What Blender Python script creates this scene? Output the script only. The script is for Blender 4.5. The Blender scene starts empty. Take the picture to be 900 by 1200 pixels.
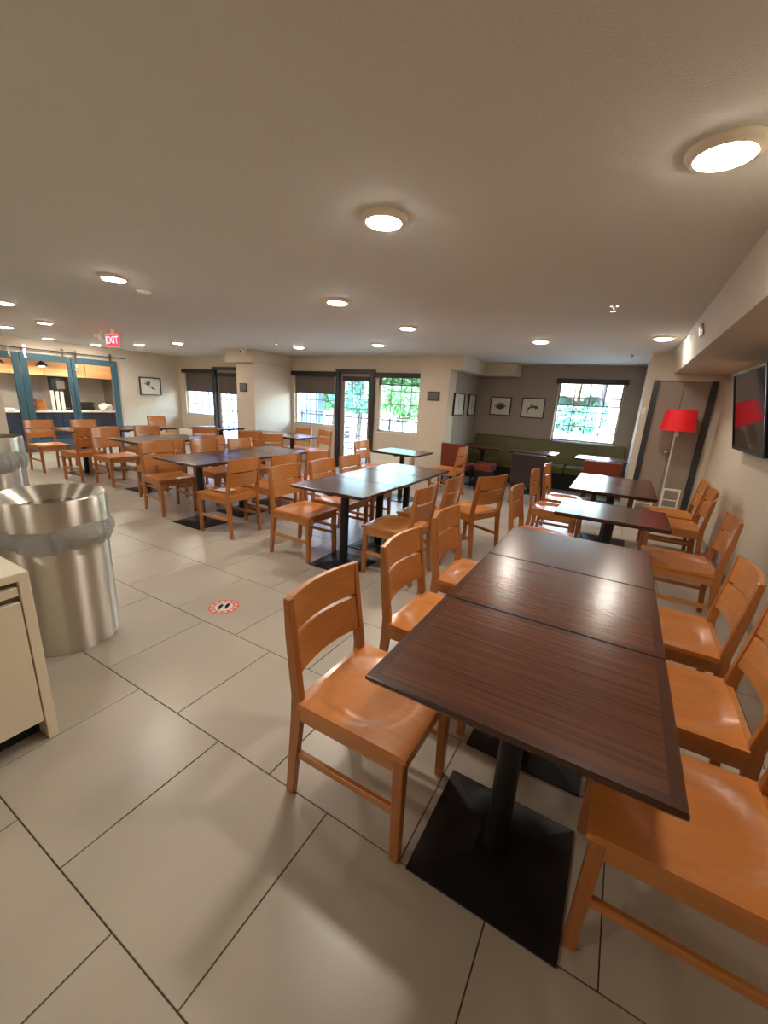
import bpy, bmesh, math, random
from mathutils import Vector, Matrix
random.seed(7)
PI = math.pi
S = bpy.context.scene
C = S.collection
CEIL = 2.33
# ------------------------------------------------------------------ camera
cam = bpy.data.cameras.new('camera'); cam_o = bpy.data.objects.new('camera', cam); C.objects.link(cam_o)
cam.sensor_fit = 'VERTICAL'; cam.sensor_height = 36; cam.lens = 478.58/1200*36; cam.clip_start = .02
Rv = Vector((0.86282306, 0.50261982, 0.05394143)); Uv = Vector((-0.17913462, 0.20422708, 0.96239394)); Fv = Vector((-0.47270197, 0.83999, -0.26624845))
m = Matrix((Rv, Uv, -Fv)).transposed().to_4x4(); m.translation = (0, 0, 1.513)
cam_o.matrix_world = m
S.camera = cam_o
# ------------------------------------------------------------------ colour management, world, sun
S.view_settings.view_transform = 'Standard'; S.view_settings.look = 'None'
S.view_settings.exposure = 0.36; S.view_settings.gamma = 1
S.view_settings.use_curve_mapping = False
LAMP = 170.0
w = bpy.data.worlds.new('World'); S.world = w; w.use_nodes = True
nt = w.node_tree; bg = nt.nodes['Background']
sky = nt.nodes.new('ShaderNodeTexSky'); sky.sky_type = 'NISHITA'; sky.sun_disc = False
sky.sun_elevation = math.radians(50); sky.sun_rotation = math.radians(215); sky.air_density = 1.2; sky.dust_density = 1.5
nt.links.new(sky.outputs[0], bg.inputs[0]); bg.inputs[1].default_value = 6.0
sun = bpy.data.lights.new('sun', 'SUN'); sun.energy = 15.0; sun.angle = .01; sun.color = (1, .96, .88)
sun_o = bpy.data.objects.new('sun', sun); C.objects.link(sun_o); sun_o.rotation_euler = (math.radians(38), 0, math.radians(-35))
try:
    S.cycles.use_denoising = True; S.cycles.denoiser = 'OPENIMAGEDENOISE'
    S.cycles.max_bounces = 10; S.cycles.diffuse_bounces = 6; S.cycles.glossy_bounces = 4; S.cycles.transparent_max_bounces = 16; S.cycles.transmission_bounces = 6
    S.cycles.sample_clamp_indirect = 20; S.cycles.caustics_reflective = False; S.cycles.caustics_refractive = False
except Exception: pass

# ------------------------------------------------------------------ materials
def L(c):  # sRGB 0..255 -> linear
    return tuple(((x/255)/12.92 if x/255 <= .04045 else ((x/255+.055)/1.055)**2.4) for x in c)
def mat(name, col, rough=.5, metal=0., spec=.5, emit=None, estr=1., bump=0., bscale=60., var=0., vscale=4., coat=0., stretch=None, rvar=0.):
    m = bpy.data.materials.new(name); m.use_nodes = True
    n = m.node_tree; b = n.nodes['Principled BSDF']
    col = L(col) + (1,)
    b.inputs['Base Color'].default_value = col
    b.inputs['Roughness'].default_value = rough; b.inputs['Metallic'].default_value = metal
    b.inputs['Specular IOR Level'].default_value = spec
    if coat: b.inputs['Coat Weight'].default_value = coat; b.inputs['Coat Roughness'].default_value = .15
    if emit is not None:
        b.inputs['Emission Color'].default_value = L(emit)+(1,); b.inputs['Emission Strength'].default_value = estr
    geo = n.nodes.new('ShaderNodeNewGeometry')
    src = geo.outputs['Position']
    if stretch:
        tc = n.nodes.new('ShaderNodeTexCoord'); mp = n.nodes.new('ShaderNodeMapping'); mp.inputs['Scale'].default_value = stretch
        n.links.new(tc.outputs['Object'], mp.inputs[0]); src = mp.outputs[0]
    if var:
        nz = n.nodes.new('ShaderNodeTexNoise'); nz.inputs['Scale'].default_value = vscale; nz.inputs['Detail'].default_value = 5
        n.links.new(src, nz.inputs['Vector'])
        r = n.nodes.new('ShaderNodeValToRGB'); r.color_ramp.elements[0].position = .3; r.color_ramp.elements[1].position = .72
        r.color_ramp.elements[0].color = tuple(x*(1-var) for x in col[:3])+(1,); r.color_ramp.elements[1].color = tuple(min(1, x*(1+var)) for x in col[:3])+(1,)
        n.links.new(nz.outputs[0], r.inputs[0]); n.links.new(r.outputs[0], b.inputs['Base Color'])
        if rvar:
            mr = n.nodes.new('ShaderNodeMapRange'); mr.inputs['To Min'].default_value = rough-rvar; mr.inputs['To Max'].default_value = rough+rvar
            n.links.new(nz.outputs[0], mr.inputs[0]); n.links.new(mr.outputs[0], b.inputs['Roughness'])
    if bump:
        nz2 = n.nodes.new('ShaderNodeTexNoise'); nz2.inputs['Scale'].default_value = bscale; nz2.inputs['Detail'].default_value = 3
        n.links.new(src, nz2.inputs['Vector'])
        bp = n.nodes.new('ShaderNodeBump'); bp.inputs['Strength'].default_value = bump; bp.inputs['Distance'].default_value = .004
        n.links.new(nz2.outputs[0], bp.inputs['Height']); n.links.new(bp.outputs[0], b.inputs['Normal'])
    return m
def wood(name, col, stretch, rough=.32, var=.13, vscale=3., coat=.35):
    m = mat(name, col, rough, var=var, vscale=vscale, stretch=stretch, coat=coat, bump=.05, bscale=20)
    return m
M = {}
WC = (190, 124, 66)
M['oak_x'] = wood('oak_grain_along_x', WC, (1.2, 22, 22))
M['oak_y'] = wood('oak_grain_along_y', WC, (22, 1.2, 22))
M['oak_z'] = wood('oak_grain_along_z', (174, 108, 54), (22, 22, 1.2))
M['oak_seat'] = wood('oak_seat', (200, 126, 62), (1.6, 16, 22), rough=.34, var=.1, coat=.2)
M['laminate'] = mat('dark_laminate', (86, 50, 34), .23, var=.36, vscale=2.6, stretch=(.9, 34, 24), coat=0)
M['laminate'].node_tree.nodes['Principled BSDF'].inputs['Coat Roughness'].default_value = .23
M['edge'] = mat('dark_edge', (70, 40, 29), .24, var=.12, vscale=3)
M['black'] = mat('black_powdercoat', (20, 20, 22), .42, bump=.15, bscale=300)
M['tile'] = mat('floor_tile', (184, 175, 161), .3, var=.1, vscale=1.6, bump=.06, bscale=8, rvar=.03)
M['grout'] = mat('grout', (84, 70, 62), .85)
M['wall'] = mat('wall_paint', (208, 195, 176), .75, bump=.12, bscale=180)
M['walld'] = mat('wall_paint_taupe', (158, 144, 132), .75, bump=.12, bscale=180)
M['ceil'] = mat('ceiling_paint', (218, 219, 212), .85, bump=.35, bscale=160)
M['whitepaint'] = mat('white_paint', (232, 226, 212), .45)
M['lamprim'] = mat('lamp_rim', (236, 228, 212), .4)
M['lens'] = mat('lamp_lens', (255, 240, 215), .5, emit=(255, 244, 229), estr=LAMP)
M['blue'] = mat('blue_door_paint', (58, 92, 108), .45, var=.06)
M['navy'] = mat('navy_cabinet', (34, 54, 80), .5)
M['frame'] = mat('dark_frame_paint', (50, 52, 56), .45)
M['taupe'] = mat('taupe_door', (150, 136, 124), .42, bump=.05, bscale=60)
M['cab'] = mat('cream_cabinet', (244, 234, 210), .4)
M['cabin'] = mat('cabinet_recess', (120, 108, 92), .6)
M['steel'] = mat('brushed_steel', (222, 216, 206), .42, metal=1, bump=.05, bscale=14, stretch=(1, 1, 60))
_n = M['steel'].node_tree; _b = _n.nodes['Principled BSDF']; _t = _n.nodes.new('ShaderNodeTangent'); _t.direction_type = 'RADIAL'; _t.axis = 'Z'
_n.links.new(_t.outputs[0], _b.inputs['Tangent']); _b.inputs['Anisotropic'].default_value = 1; _b.inputs['Anisotropic Rotation'].default_value = .25
M['chrome'] = mat('chrome', (220, 220, 220), .12, metal=1)
M['green'] = mat('olive_vinyl', (92, 86, 36), .42, var=.1, bump=.1, bscale=200)
M['rust'] = mat('rust_vinyl', (112, 48, 34), .4, bump=.1, bscale=200)
M['plum'] = mat('dark_plum_vinyl', (46, 32, 34), .4, bump=.1, bscale=200)
M['darkleg'] = mat('dark_leg', (34, 24, 22), .4)
M['polem'] = mat('satin_metal', (225, 222, 220), .35, metal=.4)
M['red'] = mat('red_shade', (214, 18, 32), .7, emit=(220, 20, 34), estr=.12)
M['screen'] = mat('tv_glass', (10, 9, 12), .06, spec=.8)
M['bezel'] = mat('tv_bezel', (14, 14, 16), .3)
M['print'] = mat('print_paper', (214, 208, 194), .6)
M['ink'] = mat('print_ink', (84, 88, 78), .7, var=.3, vscale=30)
M['picframe'] = mat('picture_frame', (38, 24, 22), .35)
M['plaque'] = mat('plaque_grey', (104, 98, 92), .4)
M['grey'] = mat('backsplash', (206, 206, 210), .4)
M['counter'] = mat('white_counter', (226, 222, 214), .35)
M['kwood'] = mat('kitchen_wood', (232, 176, 122), .5, var=.12, vscale=2, stretch=(8, 1, 8))
M['cup'] = mat('white_cups', (216, 216, 212), .5)
M['basket'] = mat('wicker', (176, 110, 64), .7, var=.3, vscale=30, bump=.5, bscale=120)
M['siding'] = mat('blue_grey_siding', (62, 80, 128), .6)
M['pave'] = mat('sunlit_paving', (214, 208, 198), .8, var=.08, vscale=1)
M['railm'] = mat('railing_metal', (60, 66, 72), .5)
M['bark'] = mat('bark', (110, 96, 84), .8, var=.3, vscale=10)
M['trunk'] = mat('pole_paint', (128, 120, 130), .7)
M['leaf1'] = mat('leaf_green', (104, 158, 96), .6, var=.3, vscale=3)
M['leaf2'] = mat('leaf_blue_green', (92, 150, 128), .6, var=.3, vscale=3)
M['muntin'] = mat('muntin', (150, 160, 160), .5)
M['valance'] = mat('valance', (44, 38, 36), .5)
M['sred'] = mat('sticker_red', (236, 120, 104), .5)
M['dark'] = mat('bin_inside', (22, 20, 18), .7)
M['patio'] = mat('patio_furniture', (120, 120, 140), .5)
M['cordw'] = mat('white_cord', (226, 214, 190), .5)
def trans_mat(name, col, transp, transl=.5):
    m = bpy.data.materials.new(name); m.use_nodes = True; n = m.node_tree; n.nodes.clear()
    o = n.nodes.new('ShaderNodeOutputMaterial'); mx = n.nodes.new('ShaderNodeMixShader'); mx2 = n.nodes.new('ShaderNodeMixShader')
    d = n.nodes.new('ShaderNodeBsdfDiffuse'); t = n.nodes.new('ShaderNodeBsdfTranslucent'); tr = n.nodes.new('ShaderNodeBsdfTransparent')
    d.inputs[0].default_value = L(col)+(1,); t.inputs[0].default_value = L(col)+(1,)
    mx.inputs[0].default_value = transl; n.links.new(d.outputs[0], mx.inputs[1]); n.links.new(t.outputs[0], mx.inputs[2])
    mx2.inputs[0].default_value = transp; n.links.new(mx.outputs[0], mx2.inputs[1]); n.links.new(tr.outputs[0], mx2.inputs[2])
    n.links.new(mx2.outputs[0], o.inputs[0]); return m
M['shade'] = trans_mat('roller_shade', (120, 106, 94), .015, .35)
M['mesh'] = trans_mat('screen_mesh', (70, 62, 54), .35, .2)
def bag_mat():
    m = bpy.data.materials.new('plastic_bag'); m.use_nodes = True; n = m.node_tree; n.nodes.clear()
    o = n.nodes.new('ShaderNodeOutputMaterial'); a = n.nodes.new('ShaderNodeMixShader'); b = n.nodes.new('ShaderNodeMixShader'); c = n.nodes.new('ShaderNodeMixShader')
    d = n.nodes.new('ShaderNodeBsdfDiffuse'); t = n.nodes.new('ShaderNodeBsdfTranslucent'); g = n.nodes.new('ShaderNodeBsdfGlossy'); tr = n.nodes.new('ShaderNodeBsdfTransparent')
    for q in (d, t): q.inputs[0].default_value = (.95, .94, .9, 1)
    g.inputs['Roughness'].default_value = .25; g.inputs[0].default_value = (.9, .9, .9, 1)
    a.inputs[0].default_value = .4; b.inputs[0].default_value = .12; c.inputs[0].default_value = .12
    n.links.new(d.outputs[0], a.inputs[1]); n.links.new(t.outputs[0], a.inputs[2])
    n.links.new(a.outputs[0], b.inputs[1]); n.links.new(g.outputs[0], b.inputs[2])
    n.links.new(b.outputs[0], c.inputs[1]); n.links.new(tr.outputs[0], c.inputs[2]); n.links.new(c.outputs[0], o.inputs[0])
    nz = n.nodes.new('ShaderNodeTexNoise'); nz.inputs['Scale'].default_value = 16; nz.inputs['Detail'].default_value = 5; nz.inputs['Distortion'].default_value = 3
    bp = n.nodes.new('ShaderNodeBump'); bp.inputs['Strength'].default_value = 1; bp.inputs['Distance'].default_value = .03
    n.links.new(nz.outputs[0], bp.inputs['Height'])
    for q in (d, g): n.links.new(bp.outputs[0], q.inputs['Normal'])
    return m
M['bag'] = bag_mat()
def glass_mat():
    m = bpy.data.materials.new('window_glass'); m.use_nodes = True; n = m.node_tree; n.nodes.clear()
    o = n.nodes.new('ShaderNodeOutputMaterial'); mx = n.nodes.new('ShaderNodeMixShader'); tr = n.nodes.new('ShaderNodeBsdfTransparent'); g = n.nodes.new('ShaderNodeBsdfGlossy')
    lw = n.nodes.new('ShaderNodeLayerWeight'); lw.inputs[0].default_value = .5; pw = n.nodes.new('ShaderNodeMath'); pw.operation = 'POWER'; pw.inputs[1].default_value = 5; fr = n.nodes.new('ShaderNodeMath'); fr.operation = 'MULTIPLY_ADD'; fr.inputs[1].default_value = .9; fr.inputs[2].default_value = .035
    n.links.new(lw.outputs['Facing'], pw.inputs[0]); n.links.new(pw.outputs[0], fr.inputs[0]); g.inputs['Roughness'].default_value = .02; tr.inputs[0].default_value = (.94, .96, .96, 1)
    n.links.new(fr.outputs[0], mx.inputs[0]); n.links.new(tr.outputs[0], mx.inputs[1]); n.links.new(g.outputs[0], mx.inputs[2]); n.links.new(mx.outputs[0], o.inputs[0]); return m
M['glass'] = glass_mat()

# ------------------------------------------------------------------ mesh helpers
def box(bm, x0, y0, z0, x1, y1, z1, bev=0., seg=1):
    vs = [bm.verts.new((x, y, z)) for z in (z0, z1) for y in (y0, y1) for x in (x0, x1)]
    f = [(0, 2, 3, 1), (4, 5, 7, 6), (0, 1, 5, 4), (2, 6, 7, 3), (0, 4, 6, 2), (1, 3, 7, 5)]
    fs = [bm.faces.new([vs[i] for i in q]) for q in f]
    if bev:
        es = list({e for q in fs for e in q.edges})
        bmesh.ops.bevel(bm, geom=es, offset=bev, segments=seg, affect='EDGES', profile=.5)
def prism(bm, pts, axis, a, b, bev=0.):
    """extrude a closed outline of (u, v) points along an axis from a to b"""
    def P(u, v, t): return {'x': (t, u, v), 'y': (u, t, v), 'z': (u, v, t)}[axis]
    A = [bm.verts.new(P(u, v, a)) for u, v in pts]; B = [bm.verts.new(P(u, v, b)) for u, v in pts]
    n = len(pts); fs = [bm.faces.new(A), bm.faces.new(B[::-1])]
    for i in range(n): fs.append(bm.faces.new((A[i], B[i], B[(i+1) % n], A[(i+1) % n])))
    if bev:
        es = list({e for q in fs for e in q.edges})
        bmesh.ops.bevel(bm, geom=es, offset=bev, segments=1, affect='EDGES')
def lathe(bm, prof, cx=0, cy=0, n=32, closed=False):
    rings = []
    for r, z in prof:
        rings.append([bm.verts.new((cx+r*math.cos(2*PI*i/n), cy+r*math.sin(2*PI*i/n), z)) for i in range(n)])
    for a, b in zip(rings, rings[1:]):
        for i in range(n): bm.faces.new((a[i], a[(i+1) % n], b[(i+1) % n], b[i]))
    if closed: bm.faces.new(rings[0][::-1]); bm.faces.new(rings[-1])
def tube(bm, pts, r, n=8):
    pts = [Vector(p) for p in pts]; rings = []
    for i, p in enumerate(pts):
        d = (pts[min(i+1, len(pts)-1)]-pts[max(i-1, 0)]).normalized()
        u = d.orthogonal().normalized(); v = d.cross(u)
        rr = r[i] if isinstance(r, (list, tuple)) else r
        rings.append([bm.verts.new(p+rr*(math.cos(2*PI*k/n)*u+math.sin(2*PI*k/n)*v)) for k in range(n)])
    for a, b in zip(rings, rings[1:]):
        for k in range(n): bm.faces.new((a[k], a[(k+1) % n], b[(k+1) % n], b[k]))
    bm.faces.new(rings[0][::-1]); bm.faces.new(rings[-1])
def obj(name, bm, m, parent=None, smooth=False, loc=None, rz=0):
    bmesh.ops.recalc_face_normals(bm, faces=bm.faces)
    me = bpy.data.meshes.new(name); bm.to_mesh(me); bm.free()
    me.materials.append(m)
    if smooth:
        for p in me.polygons: p.use_smooth = True
        try: me.set_sharp_from_angle(angle=math.radians(35))
        except Exception: pass
    o = bpy.data.objects.new(name, me); C.objects.link(o)
    if parent: o.parent = parent
    if loc: o.location = loc
    if rz: o.rotation_euler.z = rz
    return o
def B(name, m, x0, y0, z0, x1, y1, z1, parent=None, bev=0., **k):
    bm = bmesh.new(); box(bm, min(x0, x1), min(y0, y1), min(z0, z1), max(x0, x1), max(y0, y1), max(z0, z1), bev); return obj(name, bm, m, parent, **k)
def tag(o, label=None, cat=None, group=None, kind=None):
    if label: o['label'] = label
    if cat: o['category'] = cat
    if group: o['group'] = group
    if kind: o['kind'] = kind
    return o
def thing(name, label, cat, loc=(0, 0, 0), rz=0, group=None):
    o = bpy.data.objects.new(name, None); C.objects.link(o); o.location = loc; o.rotation_euler.z = rz; o.empty_display_size = .1
    return tag(o, label, cat, group)
def dup(root, loc, rz, label, group=None):
    r = root.copy(); C.objects.link(r); r.location = loc; r.rotation_euler = (0, 0, rz); r['label'] = label
    if group: r['group'] = group
    for ch in list(root.children):
        c = ch.copy(); C.objects.link(c); c.parent = r
        for g in ch.children:
            d = g.copy(); C.objects.link(d); d.parent = c
    return r
def struct(o, label=None): o['kind'] = 'structure'; return o

# ------------------------------------------------------------------ room shell
XL, XR, YB, YF, YA = -10.9, 1.06, -2.4, 7.4, 8.98
T = .6096
def proj(x, y, z):
    d = Vector((x, y, z-1.513)); zc = d.dot(Fv)
    if zc < .05: return None
    return 450+478.58*d.dot(Rv)/zc, 600-478.58*d.dot(Uv)/zc, zc
fl = struct(B('floor', M['grout'], XL-.3, YB, -.12, XR+.1, YA+.1, -.004))
tb = bmesh.new(); box(tb, .0022, .0022, -.008, T-.0022, T-.0022, 0, .0012)
tm = bpy.data.meshes.new('tile'); tb.to_mesh(tm); tb.free(); tm.materials.append(M['tile'])
far = bmesh.new(); cand = []
for k in range(-5, 15):
    y0 = .345+k*T; off = .21 if k % 2 == 0 else .21+T/2
    # measured joints: line 0 tiles above start at x = -1.319 + n*T, those above line 1 at -1.618 + n*T
    off = -1.319 if k % 2 == 0 else -1.619
    for n in range(-17, 6):
        x0 = off+n*T
        a0, a1, b0, b1 = max(x0, XL), min(x0+T, XR), max(y0, YB), min(y0+T, YA)
        if a1-a0 < .02 or b1-b0 < .02: continue
        if b0 > YF-.02 and a1 < -2.9: continue
        full = (a1-a0 > T-.001 and b1-b0 > T-.001)
        q = [proj(x, y, 0) for x in (a0, a1) for y in (b0, b1)]; q = [p for p in q if p]
        vis = q and min(p[0] for p in q) < 1000 and max(p[0] for p in q) > -100 and min(p[1] for p in q) < 1300
        cand.append((0 if (full and vis) else 1, min((p[2] for p in q), default=99), x0, y0, a0, a1, b0, b1))
cand.sort()
for i, (s, d, x0, y0, a0, a1, b0, b1) in enumerate(cand):
    if s == 0 and i < 230:
        t = bpy.data.objects.new('tile', tm); C.objects.link(t); t.parent = fl; t.location = (x0, y0, random.uniform(-.0006, .0))
    else:
        box(far, a0+.0022, b0+.0022, -.008, a1-.0022, b1-.0022, -.0003)
far_tiles = obj('distant_tiles', far, M['tile'], fl); far_tiles['kind'] = 'stuff'

struct(B('ceiling', M['ceil'], XL-2.2, YB-.1, CEIL, XR+.2, YA+.2, CEIL+.12))
def wall_y(name, m, y0, y1, x0, x1, holes, z1=CEIL):
    """wall in the x direction, holes = (xa, xb, za, zb)"""
    bm = bmesh.new(); xs = sorted({x0, x1, *[h[0] for h in holes], *[h[1] for h in holes]})
    for a, b in zip(xs, xs[1:]):
        hz = [h for h in holes if h[0] <= a+1e-6 and h[1] >= b-1e-6]
        if not hz: box(bm, a, y0, 0, b, y1, z1)
        else:
            h = hz[0]
            if h[2] > 0: box(bm, a, y0, 0, b, y1, h[2])
            if h[3] < z1: box(bm, a, y0, h[3], b, y1, z1)
    return struct(obj(name, bm, m))
def wall_x(name, m, x0, x1, y0, y1, holes, z1=CEIL):
    bm = bmesh.new(); ys = sorted({y0, y1, *[h[0] for h in holes], *[h[1] for h in holes]})
    for a, b in zip(ys, ys[1:]):
        hz = [h for h in holes if h[0] <= a+1e-6 and h[1] >= b-1e-6]
        if not hz: box(bm, x0, a, 0, x1, b, z1)
        else:
            h = hz[0]
            if h[2] > 0: box(bm, x0, a, 0, x1, b, h[2])
            if h[3] < z1: box(bm, x0, a, h[3], x1, b, z1)
    return struct(obj(name, bm, m))
W1 = (-4.46, -3.48, .86, 1.97); D1 = (-5.46, -4.56, 0, 2.06); W2 = (-6.7, -5.56, .86, 1.97)
D2 = (-9.42, -8.5, 0, 2.06); W3 = (-10.66, -9.5, .82, 1.96)
wall_y('wall_back', M['wall'], YF, YF+.16, XL-.16, -2.9, [W1, D1, W2, D2, W3])
WA = (-1.27, -.13, .9, 2.04)
wall_y('wall_alcove_back', M['walld'], YA, YA+.16, -3.1, .25, [WA])
wall_x('wall_alcove_left', M['walld'], -3.1, -2.87, YF+.161, YA, [])
wall_x('wall_alcove_right', M['wall'], .15, .25, 7.2, YA, [])
wall_y('wall_door_side', M['wall'], 7.1, 7.2, .15, XR+.1, [(.29, .91, 0, 1.965)])
wall_x('wall_right', M['wall'], XR, XR+.1, YB, 7.1, [])
wall_y('wall_front', M['wall'], YB-.1, YB, XL-.16, XR+.1, [])
wall_x('wall_left', M['wall'], XL-.14, XL, YB, YF, [(2.3, 5.7, 0, 2.0)])
# columns and bulkheads
def st(name, m, *a): return struct(B(name, m, *a))
st('column_right', M['wall'], -3.46, 7.24, 0, -2.87, 7.5605, CEIL)
bk = bmesh.new(); box(bk, -2.868, 7.245, 2.08, -2.66, YA, CEIL); box(bk, -2.66, 8.55, 2.08, -2.03, YA, CEIL)
struct(obj('bulkhead_alcove', bk, M['wall']))
st('wall_light_block', M['wall'], .25, 7.3, 0, XR+.1, 7.4, CEIL); st('wall_light_block_side', M['wall'], XR+.005, 7.2, 0, XR+.1, 7.3, CEIL)  # unseen walls added behind door_3 to stop daylight leaking through its seam
st('column_left', M['wall'], -7.3, 6.28, 0, -6.78, YF, CEIL)
bk = bmesh.new(); box(bk, -7.52, 6.2, 2.08, -6.74, YF, CEIL)
struct(obj('bulkhead_left', bk, M['wall']))
bk = bmesh.new(); prism(bk, [(.385, CEIL), (.45, 2.06), (XR, 2.06), (XR, CEIL)], 'y', YB, 7.1)
struct(obj('soffit_right', bk, M['wall']))
vent = thing('soffit_vent', 'slotted grey air vent high on the soffit face above the red lamp', 'vent', (.412, 4.55, 2.215))
v = B('frame', M['walld'], -.008, -.11, -.045, .0, .11, .045, vent)
for i in range(5): B('slat', M['frame'], -.012, -.1, -.038+i*.016, -.007, .1, -.03+i*.016, vent)
vent.rotation_euler.y = -math.atan2(.065, .27)
st('wall_near_post', M['wall'], -7.9, 2.1, 0, -7.52, 2.42, CEIL)
# baseboards
st('baseboard_right', M['walld'], XR-.012, YB, 0, XR, 7.1, .09)
st('baseboard_left', M['frame'], XL, 5.9, 0, XL+.012, YF, .09)
st('baseboard_back', M['frame'], -4.5, YF-.012, 0, -3.46, YF, .09)

# ------------------------------------------------------------------ windows and doors
def window(name, x0, x1, z0, z1, yw, nx, nz, shade=None, shade_m='shade', val=True, label=None):
    root = struct(thing(name, None, None, ((x0+x1)/2, yw, z0)))
    cx = (x0+x1)/2; hw = (x1-x0)/2; h = z1-z0
    fr = bmesh.new(); t = .035
    for a in ((-hw, .06, 0, -hw+t, .12, h), (hw-t, .06, 0, hw, .12, h), (-hw, .06, 0, hw, .12, t), (-hw, .06, h-t, hw, .12, h)): box(fr, *a)
    f = obj('window_frame', fr, M['whitepaint'], root)
    for i in range(1, nx):
        x = -hw+t+(2*hw-2*t)*i/nx; B('muntin', M['muntin'], x-.009, .085, t, x+.009, .1, h-t, f)
    for i in range(1, nz):
        z = t+(h-2*t)*i/nz; B('muntin', M['muntin'], -hw+t, .083, z-.009, hw-t, .102, z+.009, f)
    B('pane', M['glass'], -hw+t, .091, t, hw-t, .095, h-t, root)
    B('window_sill', M['whitepaint'], -hw, -.01, -.02, hw, .07, .0, root)
    if shade is not None: 
        B('roller_shade', M[shade_m], -hw+.01, .03, shade-z0, hw-.01, .034, h-.02, root)
        B('shade_bar', M['valance'], -hw+.01, .026, shade-z0-.02, hw-.01, .038, shade-z0, root)
    if val: B('valance', M['valance'], -hw-.05, -.05, h-.05, hw+.05, .0, h+.045, root)
    return root
window('window_1', W1[0], W1[1], W1[2], W1[3], YF, 4, 4, 1.80, 'mesh')
window('window_2', W2[0], W2[1], W2[2], W2[3], YF, 4, 4, 1.57)
window('window_3', W3[0], W3[1], W3[2], W3[3], YF, 4, 4, 1.46)
window('window_4', WA[0], WA[1], WA[2], WA[3], YA, 4, 4, 1.60, 'mesh')
def glass_door(name, x0, x1, shade=None):
    root = struct(thing(name, None, None, (x0, YF, 0))); w_ = x1-x0
    fr = bmesh.new()
    for a in ((-.03, -.06, 0, .055, .1, 2.07), (w_-.055, -.06, 0, w_+.03, .1, 2.07), (.055, -.06, 2.0, w_-.055, .1, 2.07)): box(fr, *a)
    obj('door_frame', fr, M['frame'], root)
    lf = bmesh.new(); t = .1
    for a in ((.057, .03, .005, .057+t, .075, 1.998), (w_-.057-t, .03, .005, w_-.057, .075, 1.998), (.157, .03, 1.86, w_-.157, .075, 1.998), (.157, .03, .005, w_-.157, .075, .14)): box(lf, *a)
    leaf = obj('door_leaf', lf, M['taupe'], root)
    for i in (1, 2): x = .157+(w_-.314)*i/3; B('muntin', M['muntin'], x-.008, .045, .14, x+.008, .062, 1.86, leaf)
    for i in range(1, 6): z = .14+1.72*i/6; B('muntin', M['muntin'], .157, .043, z-.008, w_-.157, .064, z+.008, leaf)
    B('pane', M['glass'], .157, .052, .14, w_-.157, .056, 1.86, root)
    h = bmesh.new(); tube(h, [(w_-.11, .03, 1.0), (w_-.11, -.02, 1.0), (w_-.2, -.025, 1.0)], .011); obj('door_handle', h, M['chrome'], leaf, True)
    B('shade_cassette', M['valance'], .12, -.01, 1.84, w_-.12, .028, 1.93, root)
    if shade: B('roller_shade', M['shade'], .14, .01, shade, w_-.14, .014, 1.86, root)
glass_door('door_1', D1[0], D1[1]); glass_door('door_2', D2[0], D2[1], 1.42)
# taupe double door in the short wall by the red lamp
d3 = struct(thing('door_3', None, None, (.245, 7.1, 0)))
fr = bmesh.new(); box(fr, -.01, -.03, 0, .06, .06, 1.97); box(fr, .65, -.03, 0, .72, .06, 1.97); obj('door_frame', fr, M['frame'], d3)
l1 = B('door_leaf', M['taupe'], .062, .0, .005, .353, .04, 1.96, d3, .003)
l2 = B('door_leaf', M['taupe'], .357, .0, .005, .648, .04, 1.96, d3, .003)
kb = bmesh.new(); lathe(kb, [(.001, 0), (.022, .004), (.026, .016), (.016, .03), (.01, .05)], n=16)
bmesh.ops.rotate(kb, verts=kb.verts, matrix=Matrix.Rotation(-PI/2, 3, 'X')); bmesh.ops.translate(kb, verts=kb.verts, vec=(.31, -.05, 1.0)); obj('door_knob', kb, M['chrome'], l1, True)
tag(B('thermostat', M['whitepaint'], .11, 7.085, 1.50, .15+.01, 7.1, 1.60, bev=.004), 'small white thermostat box on the wall edge beside the dark door frame', 'thermostat')
bpy.data.objects['thermostat'].location = (.05, 0, 0)

# ------------------------------------------------------------------ sliding blue doors and kitchen beyond
def barn_door(y0, y1, label, sl=.13, sr=.13):
    r = thing('sliding_door', label, 'door', (XL+.02, y0, .01), 0, 'blue sliding glass doors'); h = 2.02; w_ = y1-y0-.006
    B('stile', M['blue'], 0, 0, 0, .04, sl, h, r, .002); B('stile', M['blue'], 0, w_-sr, 0, .04, w_, h, r, .002)
    B('rail', M['blue'], 0.001, sl, h-.13, .039, w_-sr, h, r); B('rail', M['blue'], 0.001, sl, 0, .039, w_-sr, .24, r)
    B('pane', M['glass'], .016, sl, .24, .022, w_-sr, h-.13, r)
    for y in (.10, w_-.14):
        hb = bmesh.new(); box(hb, .0405, y-.02, h-.1, .0432, y+.02, h+.15); lathe(hb, [(.028, -.006), (.028, .006)], n=14, closed=True)
        ring = hb.verts[-28:] if False else [v for v in hb.verts if abs(v.co.x) < .03 and abs(v.co.z) < .01]
        bmesh.ops.rotate(hb, verts=ring, matrix=Matrix.Rotation(PI/2, 3, 'Y')); bmesh.ops.translate(hb, verts=ring, vec=(.055, y, h+.126))
        obj('roller_hanger', hb, M['chrome'], r)
    return r
barn_door(2.9, 3.87, 'blue framed sliding glass door cut off by the left photo edge', .13, .12)
barn_door(3.875, 4.78, 'blue framed sliding glass door with the pendant lamp and white cups behind it', .12, .065)
barn_door(4.785, 5.755, 'rightmost blue framed sliding glass door, beside the framed print wall', .075, .13)
rl = bmesh.new(); tube(rl, [(XL+.075, 2.3, 2.115), (XL+.075, 5.95, 2.115)], .011)
tag(obj('door_track', rl, M['frame'], None), 'long dark metal rail above the blue sliding doors', 'rail')
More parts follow.
